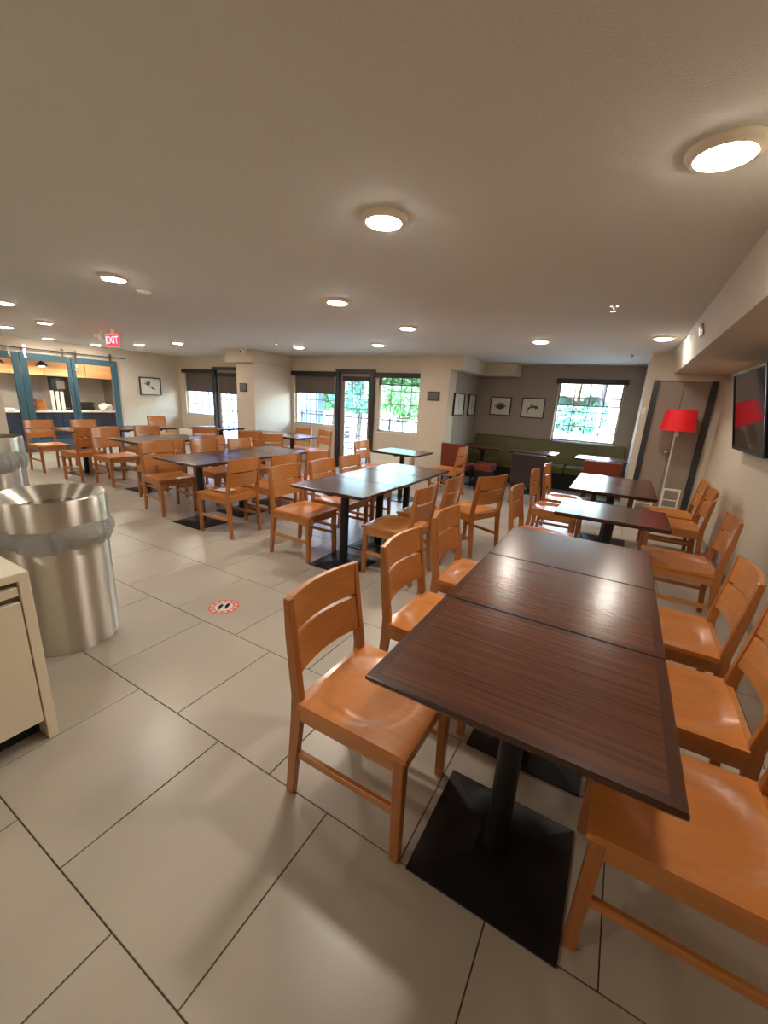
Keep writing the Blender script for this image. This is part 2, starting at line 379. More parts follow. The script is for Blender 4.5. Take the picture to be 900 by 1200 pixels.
# kitchen shell
KX = XL-2.0
st('wall_kitchen_back', M['grey'], KX-.1, 2.0, 0, KX, 6.8, CEIL)
st('wall_kitchen_side', M['walld'], KX, 6.4, 0, XL-.14, 6.5, CEIL)
st('wall_kitchen_near', M['walld'], KX, 2.0, 0, XL-.14, 2.1, CEIL)
st('floor_kitchen', M['tile'], KX, 2.1, -.1, XL-.14, 6.4, -.002)
kc = thing('kitchen_counter', 'navy kitchen counter with a white worktop behind the blue doors', 'counter', (XL-.75, 2.2, 0))
B('body', M['navy'], -.62, 0, .08, 0, 4.15, .79, kc); B('plinth', M['dark'], -.6, 0, 0, -.06, 4.15, .08, kc)
for i in range(6): 
    dr = B('door', M['navy'], 0, .03+i*.69, .11, .018, .69+i*.69, .76, kc, .002); B('handle', M['chrome'], .018, .3+i*.69, .7, .03, .42+i*.69, .71, dr)
B('worktop', M['counter'], -.64, 0, .79, .03, 4.18, .825, kc, .003)
ks = thing('wood_bulkhead', 'warm wooden panelled bulkhead above the kitchen counter', 'bulkhead', (XL-1.0, 2.1, 1.62))
for i in range(5): B('panel', M['kwood'], -.9, .004+i*.86, 0, 0, .856+i*.86, .7, ks, .002)
def pendant(y, label, on=1):
    p = thing('pendant_lamp', label, 'lamp', (XL-.5, y, 1.80), 0, 'pendant lamps in the kitchen')
    b = bmesh.new(); tube(b, [(0, 0, .1), (0, 0, CEIL-1.80)], .005, 6); obj('cord', b, M['frame'], p)
    b = bmesh.new(); lathe(b, [(.015, .12), (.03, .1), (.09, .055), (.12, 0), (.115, 0), (.085, .05), (.02, .09)], n=20); obj('lamp_shade', b, M['frame'], p, True)
    b = bmesh.new(); lathe(b, [(.001, -.01), (.05, .0), (.075, .02), (.05, .05), (.001, .06)], n=14); obj('bulb', b, M['kbulb'], p, True)
M['kbulb'] = mat('kitchen_bulb', (255, 240, 220), emit=(255, 236, 205), estr=220)
pendant(4.45, 'dark dome pendant lamp hanging behind the middle blue door'); pendant(3.68, 'dark dome pendant lamp behind the leftmost blue door')
pendant(5.06, 'dark dome pendant lamp near the join of the two right blue doors')
ov = thing('coffee_tower', 'tall black drinks machine on the kitchen counter behind white cup stacks', 'machine', (XL-1.28, 4.86, .825))
B('body', M['bezel'], -.1, 0, 0, .1, .36, .78, ov, .01); B('display', M['plaque'], .1, .1, .5, .104, .26, .68, ov); B('drip_tray', M['chrome'], .1, .08, .03, .14, .3, .06, ov)
cx = XL-.95
def cups(y, h, label):
    t = thing('cup_stack', label, 'cups', (cx, y, .825), 0, 'white cup stacks')
    b = bmesh.new()
    lathe(b, [(.001, 0), (.034, 0)], n=14); z = 0; pr_ = []
    while z < h: pr_ += [(.034, z), (.037, z+.02), (.034, z+.022)]; z += .022
    pr_.append((.03, z)); pr_.append((.001, z)); lathe(b, pr_, n=14); obj('cups', b, M['cup'], t)
cups(4.74, .46, 'tallest left white paper cup stack on the kitchen counter'); cups(4.84, .44, 'middle white paper cup stack on the kitchen counter'); cups(4.94, .42, 'right white paper cup stack nearest the black machine')
def basket(y, z, label):
    t = thing('wicker_basket', label, 'basket', (XL-.9, y, z), 0, 'wicker baskets')
    b = bmesh.new(); lathe(b, [(.001, .004), (.09, .0), (.11, .11), (.118, .115), (.112, .12), (.1, .11), (.085, .012), (.001, .012)], n=20); obj('bowl', b, M['basket'], t)
    b = bmesh.new(); lathe(b, [(.113, .10), (.122, .105), (.122, .125), (.113, .13)], n=20); obj('rim', b, M['basket'], t)
basket(4.2, .825, 'left wicker basket on the kitchen counter'); basket(4.2, .957, 'wicker basket stacked on the left kitchen basket'); basket(4.46, .825, 'right wicker basket beside white cups'); basket(4.46, .957, 'wicker basket stacked on the right kitchen basket'); basket(4.2, 1.089, 'topmost of the three stacked wicker baskets in the kitchen')
t = thing('toaster', 'dark boxy toaster on the kitchen counter behind the right blue door', 'toaster', (XL-1.1, 5.5, .825))
B('body', M['bezel'], -.1, -.16, 0, .1, .16, .2, t, .02); B('lever', M['chrome'], .1, .1, .1, .12, .12, .13, t)
def blob(name, m, c, r, s, label, cat, seed):
    b = bmesh.new(); bmesh.ops.create_icosphere(b, subdivisions=3, radius=1)
    rnd = random.Random(seed); ph = [(Vector((rnd.uniform(-1, 1), rnd.uniform(-1, 1), rnd.uniform(-1, 1)))*6, rnd.uniform(0, 6)) for _ in range(7)]
    for v in b.verts:
        k = 1+.07*sum(math.sin(v.co.dot(d)+p) for d, p in ph); v.co = Vector((v.co.x*s[0], v.co.y*s[1], max(v.co.z, -.75)*s[2]))*r*k
    mz = min(v.co.z for v in b.verts)
    for v in b.verts: v.co.z -= mz
    o = obj(name, b, m, None, True, loc=c); return tag(o, label, cat)
blob('plastic_bag', M['cup'], (XL-.9, 5.86, .825), .13, (1, 1.1, .75), 'crumpled white plastic bag at the right end of the kitchen counter', 'bag', 3)
t = thing('paper_pile', 'pile of white papers on the counter at the left photo edge', 'papers', (XL-.9, 3.75, .825))
for i in range(4): B('sheet', M['cup'], -.12, -.18, i*.014, .12, .18, i*.014+.012, t, rz=.1*i-.15)

# ------------------------------------------------------------------ ceiling lamps
def ceiling_lamp():
    r = thing('ceiling_lamp', '', 'lamp', (0, 0, CEIL), 0, 'round ceiling lamps')
    b = bmesh.new(); lathe(b, [(.112, 0), (.112, -.006), (.105, -.016), (.09, -.022), (.084, -.024), (.08, -.02)], n=40); obj('rim', b, M['lamprim'], r, True)
    b = bmesh.new(); lathe(b, [(.082, -.0215), (.078, -.027), (.06, -.031), (.03, -.033), (.001, -.034)], n=32); obj('lens', b, M['lens'], r, True)
    return r
LP = [(-1.15, 1.887, 'large glowing round ceiling lamp at upper centre, above the foreground table'),
 (.119, 1.856, 'largest glowing round ceiling lamp, at the upper right near the soffit'),
 (-3.705, 2.018, 'glowing round ceiling lamp at left, above the bins, next to the flat ceiling detector'),
 (-2.4, 3.207, 'glowing round ceiling lamp at photo centre, second row behind the large one'),
 (-2.374, 4.536, 'small round ceiling lamp right of centre, third back in the middle row'),
 (-1.113, 5.761, 'small round ceiling lamp in front of the alcove pictures'),
 (.187, 5.68, 'round ceiling lamp close to the soffit above the taupe double door'),
 (-3.537, 5.801, 'small round ceiling lamp in front of the glass patio door'),
 (-5.265, 5.934, 'small round ceiling lamp in front of the white partition wall'),
 (-7.534, 5.139, 'small round ceiling lamp just left of the left column'),
 (-8.909, 5.215, 'small round ceiling lamp just right of the red exit sign'),
 (-10.3, 5.08, 'small round ceiling lamp just below the red exit sign'),
 (-7.577, 3.077, 'round ceiling lamp over the leftmost tables, nearer one in its pair'),
 (-10.3, 4.2, 'round ceiling lamp directly above the middle blue sliding door'),
 (-9.045, 3.128, 'round ceiling lamp above the left blue sliding door'),
 (-6.208, 2.163, 'round ceiling lamp cut by the left photo edge')]
lamp0 = ceiling_lamp()
for i, (x, y, lb) in enumerate(LP):
    if i == 0: lamp0.location = (x, y, CEIL); lamp0['label'] = lb
    else: dup(lamp0, (x, y, CEIL), 0, lb)
dup(lamp0, (-3.6, -1.1, CEIL), 0, 'round ceiling lamp out of the photo, behind the bins')
dup(lamp0, (-1.75, -1.15, CEIL), 0, 'round ceiling lamp out of the photo, just behind the camera')
for x, y, lb in ((XL-.5, 3.3, 'nearer'), (XL-.5, 5.6, 'farther')): dup(lamp0, (x, y, CEIL), 0, lb+' added unseen fill lamp inside the kitchen behind the blue doors', 'added kitchen fill lamps')  # unseen lamps added to brighten the dark kitchen
def ceiling_small(name, x, y, prof, m, label, cat, n=20):
    t = thing(name, label, cat, (x, y, CEIL)); b = bmesh.new(); lathe(b, prof, n=n); obj('base', b, m, t, True); return t
t = ceiling_small('smoke_detector', -3.95, 2.4, [(.06, 0), (.06, -.012), (.045, -.025), (.001, -.027)], M['lamprim'], 'flat white round detector on the ceiling beside a lamp', 'detector')
b = bmesh.new(); lathe(b, [(.048, -.012), (.05, -.02), (.046, -.024)], n=20); obj('vent_ring', b, M['walld'], t)
for x, y, lb in ((-.249, 3.996, 'small brass ceiling sprinkler over the foreground tables'), (-5.389, 5.496, 'tiny ceiling sprinkler right of the left column'), (-.1, 7.35, 'tiny ceiling sprinkler in the alcove near the window')):
    t = ceiling_small('sprinkler', x, y, [(.032, 0), (.03, -.008), (.012, -.01), (.01, -.03), (.001, -.031)], M['chrome'], lb, 'sprinkler'); t['group'] = 'ceiling sprinklers'
    b = bmesh.new(); lathe(b, [(.001, -.04), (.018, -.042), (.02, -.045), (.001, -.046)], n=12); obj('deflector', b, M['chrome'], t)
t = thing('security_camera', 'small white camera on the ceiling over the left column', 'camera', (-6.85, 6.08, CEIL))
B('mount', M['whitepaint'], -.06, -.03, -.03, .06, .03, 0, t, .005); b = bmesh.new(); tube(b, [(.0, .05, -.045), (.0, -.06, -.065)], .03, 12); obj('body', b, M['whitepaint'], t, True)
b = bmesh.new(); tube(b, [(.0, -.06, -.065), (.0, -.066, -.066)], .022, 12); obj('camera_lens', b, M['bezel'], t)
# exit sign
ex = thing('exit_sign', 'glowing red EXIT sign hanging from the ceiling near the blue doors', 'sign', (-7.15, 3.8, 2.17))
M['exitred'] = mat('exit_red', (200, 20, 34), emit=(255, 26, 52), estr=1.3); M['exitlet'] = mat('exit_letter', (255, 190, 190), emit=(255, 150, 165), estr=1.6)
B('housing', M['whitepaint'], -.17, 0, -.1, .17, .05, .1, ex, .006); B('panel', M['exitred'], -.155, -.006, -.088, .155, -.001, .088, ex); B('bracket', M['whitepaint'], -.05, .01, .1, .05, .04, .16, ex); ex.scale.x = 1.15; ex.location.x = -7.2
tc = bpy.data.curves.new('letters', 'FONT'); tc.body = 'EXIT'; tc.size = .15; tc.extrude = .002; tc.align_x = 'CENTER'; tc.align_y = 'CENTER'; tc.offset = .002
to = bpy.data.objects.new('letters', tc); C.objects.link(to); to.parent = ex; to.location = (0, -.009, -.0); to.rotation_euler = (PI/2, 0, 0); tc.materials.append(M['exitlet'])
lm = bpy.data.meshes.new_from_object(to.evaluated_get(bpy.context.evaluated_depsgraph_get())); bpy.data.objects.remove(to)
to = bpy.data.objects.new('letters', lm); C.objects.link(to); to.parent = ex; to.location = (0, -.009, 0); to.rotation_euler = (PI/2, 0, 0)
em = thing('emergency_light', 'small white twin head emergency light left of the exit sign', 'light', (-7.55, 3.8, 2.22)); B('body', M['whitepaint'], -.07, 0, -.03, .07, .05, .03, em, .005); B('bracket', M['whitepaint'], -.02, .01, .03, .02, .04, .11, em)
for s in (-.05, .05):
    b = bmesh.new(); lathe(b, [(.015, .03), (.035, 0), (.001, .004)], n=14); bmesh.ops.rotate(b, verts=b.verts, matrix=Matrix.Rotation(PI/2+.4, 3, 'X')); bmesh.ops.translate(b, verts=b.verts, vec=(s, -.04, .02)); obj('lamp_head', b, M['whitepaint'], em, True)

# ------------------------------------------------------------------ chairs
def make_chair():
    t = thing('dining_chair', '', 'chair', (0, 0, 0), 0, 'orange wooden dining chairs')
    def leg(x0, x1, y):
        b = bmesh.new(); s = .017
        vs = [b.verts.new(p) for p in ((x0-s, y-s, 0), (x0+s, y-s, 0), (x0+s, y+s, 0), (x0-s, y+s, 0), (x1-.02, y-.02, .43), (x1+.02, y-.02, .43), (x1+.02, y+.02, .43), (x1-.02, y+.02, .43))]
        for q in ((0, 3, 2, 1), (4, 5, 6, 7), (0, 1, 5, 4), (1, 2, 6, 5), (2, 3, 7, 6), (3, 0, 4, 7)): b.faces.new([vs[i] for i in q])
        bmesh.ops.bevel(b, geom=list(b.edges), offset=.003, segments=1, affect='EDGES'); return b
    for s in (-1, 1): obj('leg', leg(.222, .214, s*.196), M['oak_z'], t)
    for s in (-1, 1):
        b = bmesh.new(); y = s*.2
        prism(b, [(-.262, 0), (-.226, 0), (-.19, .36), (-.186, .47), (-.222, .70), (-.238, .84), (-.264, .84), (-.254, .70), (-.228, .47), (-.232, .36)], 'y', y-.014, y+.014, .003)
        obj('leg', b, M['oak_z'], t)
        b = bmesh.new(); box(b, -.235, s*.196-.01, .185, .21, s*.196+.01, .215, .003); obj('stretcher', b, M['oak_x'], t)
    # scooped seat
    b = bmesh.new(); n = 16; g = []
    for i in range(n+1):
        row = []
        for j in range(n+1):
            u = i/n; v_ = j/n*2-1; x = -.19+u*.435; y = v_*.225
            d = 0
            a = ((u-.42)/.42)**2+(abs(v_)/.86)**2
            if a < 1: d = -.022*min(1, (1-a)*2.2)**.8
            ridge = .004*math.exp(-(v_/.25)**2)*max(0, (u-.55)/.45)
            fr_ = -.006*max(0, (u-.9)/.1)**2
            row.append(b.verts.new((x, y, .455+d+ridge+fr_)))
        g.append(row)
    for i in range(n):
        for j in range(n): b.faces.new((g[i][j], g[i+1][j], g[i+1][j+1], g[i][j+1]))
    edge = [g[0][j] for j in range(n)]+[g[i][n] for i in range(n)]+[g[n][j] for j in range(n, 0, -1)]+[g[i][0] for i in range(n, 0, -1)]
    low = [b.verts.new((v.co.x*1.0, v.co.y, .432)) for v in edge]
    for i in range(len(edge)): k = (i+1) % len(edge); b.faces.new((edge[i], edge[k], low[k], low[i]))
    b.faces.new(low)
    obj('seat', b, M['oak_seat'], t, True)
    for a in ((-.19, -.214, .37, .232, -.192, .431), (-.19, .192, .37, .232, .214, .431)): bb = bmesh.new(); box(bb, *a, .002); obj('apron', bb, M['oak_x'], t)
    for a in ((.21, -.19, .37, .232, .19, .431), (-.215, -.186, .385, -.192, .186, .45)): bb = bmesh.new(); box(bb, *a, .002); obj('apron', bb, M['oak_y'], t)
    def rail(z0, z1, xa, xb):
        b = bmesh.new(); n = 12; r = []
        for i in range(n+1):
            v_ = i/n*2-1; y = v_*.187; bow = -.03*(1-v_*v_)
            r.append([b.verts.new(p) for p in ((xa+bow+.008, y, z0), (xa+bow-.010, y, z0), (xb+bow-.010, y, z1), (xb+bow+.008, y, z1))])
        for p, q in zip(r, r[1:]):
            for k in range(4): b.faces.new((p[k], p[(k+1) % 4], q[(k+1) % 4], q[k]))
        b.faces.new(r[0]); b.faces.new(r[-1][::-1])
        return obj('back_rail', b, M['oak_y'], t, True)
    rail(.705, .84, -.238, -.25); rail(.548, .69, -.213, -.236)
    return t
CH = [ # x, y, facing degrees, label
 (-.64, 1.15, 0, 'orange wooden slat-back chair nearest the camera, left side of the foreground table'),
 (-.64, 1.80, 0, 'orange wooden chair, second along the left side of the foreground table'),
 (-.65, 2.43, 0, 'orange wooden chair, third along the left side of the foreground table'),
 (.35, 1.22, 180, 'orange wooden chair cut by the lower right photo corner, large seat in view'),
 (.36, 1.80, 180, 'orange wooden chair, second along the right side of the foreground table'),
 (.375, 2.42, 180, 'orange wooden chair, third along the right side of the foreground table'),
 (.535, 3.68, 180, 'orange wooden chair by the right wall at the single middle table'),
 (.60, 4.98, 180, 'orange wooden chair with a white cord on its back by the right wall'),
 (.60, 5.5, 180, 'orange wooden chair farthest along the right wall, nearest the red lamp'),
 (-.47, 3.62, 0, 'orange wooden chair seen edge-on just behind the foreground table left corner'),
 (-.53, 4.80, 0, 'orange wooden chair with sunlit seat, nearer of two left of the far right tables'),
 (-.50, 5.42, 0, 'orange wooden chair, farther of two left of the far right tables'),
 (-1.58, 3.08, 180, 'orange wooden chair, nearest on the right side of the central three-table row'),
 (-1.56, 3.68, 180, 'orange wooden chair, second on the right side of the central three-table row'),
 (-1.27, 4.12, 156, 'orange wooden chair turned away on its own right of the central three-table row'),
 (-2.55, 2.95, 0, 'orange wooden chair, nearest on the left side of the central three-table row'),
 (-2.54, 3.52, 0, 'orange wooden chair, second on the left side of the central three-table row'),
 (-2.56, 4.08, 0, 'orange wooden chair, third on the left side of the central three-table row'),
 (-3.62, 2.95, 182, 'orange wooden chair with a white paper on its seat, back to the camera'),
 (-3.57, 3.52, 180, 'orange wooden chair behind the papered chair, right side of left table row'),
 (-3.53, 4.06, 180, 'orange wooden chair, farthest on the right side of left table row'),
 (-4.80, 3.02, -8, 'orange wooden chair pulled out at the near left corner of the left table row'),
 (-4.78, 3.72, 0, 'orange wooden chair, second on the left side of the left table row'),
 (-4.64, 4.22, 0, 'orange wooden chair, third on the left side of the left table row'),
 (-5.48, 3.35, 180, 'orange wooden chair right side of the bare two-table block, hidden by a nearer chair'),
 (-5.6, 4.12, 180, 'orange wooden chair on the far right side of the bare two-table block'),
 (-6.75, 3.42, 0, 'orange wooden chair left side of the bare two-table block, nearest the bins'),
 (-6.86, 4.14, 0, 'orange wooden chair, farther on the left side of the bare two-table block'),
 (-7.42, 3.28, 184, 'orange wooden chair with its back to the camera at the leftmost table row'),
 (-7.46, 4.22, 180, 'orange wooden chair, farther right side of the leftmost table row'),
 (-8.55, 3.25, 0, 'orange wooden chair just above the far steel bin, before the blue doors'),
 (-8.5, 3.92, 0, 'orange wooden chair before the blue doors, behind the leftmost table'),
 (-9.35, 5.85, 0, 'orange wooden chair alone against the wall under the bird-like print'),
 (-6.98, 5.16, 150, 'small orange wooden chair in front of the far left glass door'),
 (-5.93, 5.27, 155, 'orange wooden chair, left one in front of the partition wall table'),
 (-5.38, 5.22, 155, 'orange wooden chair, right one in front of the partition wall table'),
 (-5.86, 6.52, -90, 'orange wooden chair behind the partition wall table, under the window'),
 (-5.35, 6.52, -105, 'orange wooden chair beside the dark frame of the glass patio door'),
 (-3.42, 5.65, 0, 'orange wooden chair left of the small square table by the patio door'),
 (-2.45, 6.42, 180, 'orange wooden chair seen side-on in front of the rust upholstered chair')]
chair0 = make_chair()
for i, (x, y, a, lb) in enumerate(CH):
    if i == 0: chair0.location = (x, y, 0); chair0.rotation_euler.z = math.radians(a); chair0['label'] = lb
    else: dup(chair0, (x, y, 0), math.radians(a), lb)

# ------------------------------------------------------------------ tables
def make_table():
    t = thing('dining_table', '', 'table', (0, 0, 0), 0, 'dark pedestal dining tables'); hx, hy, e = .383, .3035, .032
    bm = bmesh.new(); box(bm, -hx+e, -hy+e, .728, hx-e, hy-e, .7502); obj('tabletop', bm, M['laminate'], t)
    # mitred edge band, four strips with a rounded lip
    for k in range(4):
        L_ = hx if k % 2 == 0 else hy; D = hy if k % 2 == 0 else hx; b = bmesh.new()
        prof = [(D-e, .7505), (D-.004, .7505), (D, .746), (D, .736), (D-.014, .72), (D-e, .72)]
        ends = []
        for s in (-1, 1):
            ends.append([b.verts.new((s*(L_-(D-d)-.0003), -d, z)) for d, z in prof])
        n = len(prof)
        for i in range(n): b.faces.new((ends[0][i], ends[0][(i+1) % n], ends[1][(i+1) % n], ends[1][i]))
        b.faces.new(ends[0]); b.faces.new(ends[1][::-1])
        bmesh.ops.rotate(b, verts=b.verts, matrix=Matrix.Rotation(k*PI/2, 3, 'Z')); obj('edge_band', b, M['edge'], t)
    bm = bmesh.new(); box(bm, -.3, -.03, .695, .3, .03, .7275, .003); box(bm, -.03, -.24, .694, .03, .24, .727, .003); obj('bracket', bm, M['black'], t)
    bm = bmesh.new(); lathe(bm, [(.04, .022), (.038, .05), (.038, .66), (.06, .694)], n=24, closed=True); obj('column', bm, M['black'], t, True)
    bm = bmesh.new(); hb, hc = .238, .222
    lo = [bm.verts.new((a*hb, c*hc, 0)) for a, c in ((-1, -1), (1, -1), (1, 1), (-1, 1))]; md = [bm.verts.new((a*hb, c*hc, .008)) for a, c in ((-1, -1), (1, -1), (1, 1), (-1, 1))]; up = [bm.verts.new((a*.06, c*.06, .024)) for a, c in ((-1, -1), (1, -1), (1, 1), (-1, 1))]
    bm.faces.new(lo[::-1]); bm.faces.new(up)
    for A_, B_ in ((lo, md), (md, up)):
        for i in range(4): bm.faces.new((A_[i], A_[(i+1) % 4], B_[(i+1) % 4], B_[i]))
    obj('base_plate', bm, M['black'], t)
    return t
TB = [(-.133, 1.165, 0, 'dark walnut-look pedestal table nearest the camera, in the foreground row'),
 (-.133, 1.776, 0, 'dark walnut-look table, middle of the foreground row'),
 (-.133, 2.387, 0, 'dark walnut-look table, far end of the foreground row'),
 (.025, 3.61, 0, 'single dark table between the foreground row and the far right pair'),
 (.0, 4.77, 0, 'nearer dark table of the far right pair, window glare on it'),
 (.0, 5.38, 0, 'farther dark table of the far right pair, before the taupe door'),
 (-2.07, 2.95, 0, 'nearest dark table of the central three-table row'),
 (-2.06, 3.56, 0, 'middle dark table of the central three-table row'),
 (-2.06, 4.17, 0, 'far dark table of the central three-table row'),
 (-2.90, 5.63, 0, 'small dark table on its own before the bright window right of the patio door'),
 (-4.12, 2.96, 0, 'nearest dark table of the left three-table row'),
 (-4.14, 3.57, 0, 'middle dark table of the left three-table row'),
 (-4.16, 4.18, 0, 'far dark table of the left three-table row, brightly reflecting'),
 (-6.09, 3.50, 0, 'nearer dark table of the two-table block by the bins'),
 (-6.09, 4.11, 0, 'farther dark table of the two-table block by the bins'),
 (-7.93, 3.52, 0, 'nearest dark table of the leftmost row before the blue doors'),
 (-7.95, 4.13, 0, 'second dark table of the leftmost row before the blue doors'),
 (-7.96, 4.74, 0, 'third and farthest dark table of the leftmost row before the blue doors'),
 (-5.42, 5.92, 0, 'dark table beside the partition wall, right half of the pair'),
 (-6.19, 5.92, 0, 'dark table beside the partition wall, left half of the pair'),
 (-7.4, 5.9, 0, 'dark table in front of the far left glass door'),
 (-2.28, 7.78, 0, 'dark table in the left corner of the alcove before the green bench'),
 (-1.32, 7.72, 0, 'dark table behind the plum upholstered chair in the alcove'),
 (-.25, 7.75, 0, 'dark table behind the rust chair under the alcove window')]
table0 = make_table()
for i, (x, y, a, lb) in enumerate(TB):
    if i == 0: table0.location = (x, y, 0); table0['label'] = lb
    else: dup(table0, (x, y, 0), math.radians(a), lb)
tag(B('paper_sheet', M['cup'], -.09, -.07, 0, .09, .07, .002, rz=.3, loc=(-3.68, 2.95, .4575)), 'white paper lying on the chair seat at the left row', 'paper')

# ------------------------------------------------------------------ upholstered chairs, bench
def up_chair(x, y, a, m, label):
    t = thing('upholstered_chair', label, 'chair', (x, y, 0), math.radians(a), 'upholstered alcove chairs')
    B('seat', m, -.24, -.24, .34, .24, .24, .47, t, .025)
    b = bmesh.new(); prism(b, [(-.235, .36), (-.17, .36), (-.215, .82), (-.275, .82)], 'y', -.25, .25, .015); obj('backrest', b, m, t)
    for sx in (-1, 1):
        for sy in (-1, 1):
            b = bmesh.new(); tube(b, [(sx*.215-(.03 if sx < 0 else 0), sy*.2, 0), (sx*.2, sy*.2, .345)], [.014, .022], 8); obj('leg', b, M['darkleg'], t, True)
up_chair(-2.55, 7.2, 90, M['rust'], 'rust red upholstered chair beside the beige column')
up_chair(-1.2, 6.8, 90, M['plum'], 'dark plum upholstered chair seen from behind, before the green bench')
up_chair(-.18, 6.88, 90, M['rust'], 'rust red upholstered chair seen from behind at the far right tables')
st_ = thing('upholstered_stool', 'low rust red stool in the shade beside the rust chair', 'stool', (-2.06, 7.3, 0))
B('cushion', M['rust'], -.16, -.17, .36, .16, .17, .5, st_, .02); B('plinth', M['darkleg'], -.13, -.14, 0, .13, .14, .36, st_)
bn = thing('banquette', 'long olive green vinyl bench along the alcove window wall', 'bench', (-1.36, 8.43, 0))
W_ = 1.45
B('plinth', M['dark'], -W_, .05, 0, W_, .5, .3, bn)
for i in range(3): B('seat', M['green'], -W_+i*W_*2/3+.002, -.02, .3, -W_+(i+1)*W_*2/3-.002, .42, .46, bn, .03)
b = bmesh.new(); prism(b, [(.40, .44), (.52, .44), (.52, .9), (.45, .9)], 'x', -W_, W_, .02); obj('backrest', b, M['green'], bn)

# ------------------------------------------------------------------ pictures and plaques
def flat(bm, pts, y=-.003):
    bm.faces.new([bm.verts.new((u, y, v)) for u, v in pts])
def art(kind):
    bm = bmesh.new()
    def leafp(x, z, l, w, a):
        pts = []
        for i in range(9): u = i/8; pts.append((u*l, w*math.sin(PI*u)))
        for i in range(7, 0, -1): u = i/8; pts.append((u*l, -w*math.sin(PI*u)*.6))
        flat(bm, [(x+u*math.cos(a)-v*math.sin(a), z+u*math.sin(a)+v*math.cos(a)) for u, v in pts])
    if kind == 'wing':
        for i in range(5): leafp(-.02, .02, .1+.008*i, .014, 1.4+.35*i)
        leafp(-.03, .01, .13, .02, -.6); leafp(.02, -.05, .09, .016, -.1)
        leafp(.07, -.07, .05, .01, 1.2)
    elif kind == 'flower':
        for i in range(7): leafp(0, -.06, .15, .02, .6+.33*i)
        leafp(0, -.12, .07, .004, PI/2)
    elif kind == 'branch':
        leafp(-.11, -.05, .12, .022, .7); leafp(-.04, .0, .13, .026, .25); leafp(-.05, .0, .1, .02, 1.0); leafp(.02, .03, .1, .022, -.5); leafp(.03, .03, .08, .01, -1.2); leafp(-.12, -.06, .06, .012, -.5)
    else:
        leafp(0, -.12, .24, .004, PI/2+.03)
        for i in range(5): leafp(0, -.07+.035*i, .045, .01, PI/2+(.8 if i % 2 else -.8))
    return bm
def picture(kind, loc, rz, w_, h_, label, m='picframe', fw=.02, mm='print'):
    t = thing('framed_picture', label, 'picture', loc, rz, 'framed prints'); a, c = w_/2, h_/2
    b = bmesh.new()
    for q in ((-a, -.02, -c, -a+fw, .012, c), (a-fw, -.02, -c, a, .012, c), (-a+fw, -.02, c-fw, a-fw, .012, c), (-a+fw, -.02, -c, a-fw, .012, -c+fw)): box(b, *q)
    obj('frame', b, M[m], t); B('mat', M[mm], -a+fw, -.002, -c+fw, a-fw, .01, c-fw, t)
    if kind: 
        bm = art(kind); s = min(w_, h_)/.36
        if kind == 'stem': s = h_/.36
        for v in bm.verts: v.co.x *= s; v.co.z *= s
        obj('drawing', bm, M['ink'], t)
picture('wing', (XL+.014, 6.56, 1.50), PI/2, .56, .44, 'black framed print of a winged plant shape on the left wall')
picture('flower', (-2.36, YA-.014, 1.50), 0, .44, .38, 'black framed botanical print, left of the two above the green bench')
picture('branch', (-1.70, YA-.014, 1.50), 0, .46, .40, 'black framed botanical print, right one above the green bench')
picture('stem', (-2.856, 7.78, 1.49), PI/2, .56, .42, 'black framed print on the alcove side wall, nearer the beige column')
picture('stem', (-2.856, 8.55, 1.49), PI/2, .44, .42, 'black framed print on the alcove side wall, nearer the corner')
for loc, lb in (((-3.16, 7.226, 1.615), 'small grey notice plaque on the beige right column'), ((-7.09, 6.266, 1.59), 'small grey notice plaque on the left column')):
    t = thing('notice_plaque', lb, 'sign', loc, 0, 'column plaques'); B('frame', M['frame'], -.12, -.006, -.08, .12, .014, .08, t, .003); B('panel', M['plaque'], -.1, -.009, -.063, .1, -.005, .063, t)
    if 'left' in lb: t.scale = (.9, 1, 1.05)

# ------------------------------------------------------------------ wall units, TV, lamp, rack
def ac_unit(x0, x1, label):
    t = thing('wall_air_conditioner', label, 'air conditioner', (x0, YF-.25, .04), 0, 'wall air conditioners'); w_ = x1-x0
    B('body', M['whitepaint'], 0, 0, 0, w_, .237, .4, t, .012); B('front_panel', M['whitepaint'], .03, -.012, .05, w_-.03, .0, .27, t, .006)
    g = B('grille', M['cabin'], .05, .02, .401, w_-.05, .17, .405, t)
    for i in range(16): x = .07+i*(w_-.14)/15; B('slat', M['frame'], x-.006, .03, .405, x+.006, .16, .409, g)
ac_unit(-4.5, -3.52, 'white wall air conditioner under the bright window right of the patio door')
ac_unit(-10.7, -9.7, 'white wall air conditioner in the far left corner under the blind')
tv = thing('television', 'black wall-mounted television at the right, reflecting the red lamp', 'television', (XR-.1, 4.78, 1.58)); hw, hh = .575, .36
B('housing', M['bezel'], .0, -hw, -hh, .06, hw, hh, tv, .008); b = bmesh.new()
for q in ((-.012, -hw, -hh, 0, -hw+.02, hh), (-.012, hw-.02, -hh, 0, hw, hh), (-.012, -hw+.02, hh-.02, 0, hw-.02, hh), (-.012, -hw+.02, -hh, 0, hw-.02, -hh+.035)): box(b, *q)
obj('bezel', b, M['bezel'], tv); B('screen', M['screen'], -.004, -hw+.02, -hh+.035, -.0005, hw-.02, hh-.02, tv)
B('wall_bracket', M['bezel'], .06, -.15, -.12, .1, .15, .12, tv)
tv.rotation_euler.y = -.2; tv.location.x = XR-.155
fl_ = thing('floor_lamp', 'chrome floor lamp with a bright red drum shade before the taupe door', 'lamp', (.61, 6.82, 0))
b = bmesh.new(); lathe(b, [(.001, .0), (.14, 0), (.14, .015), (.02, .03), (.009, .05)], n=32); obj('base', b, M['chrome'], fl_, True)
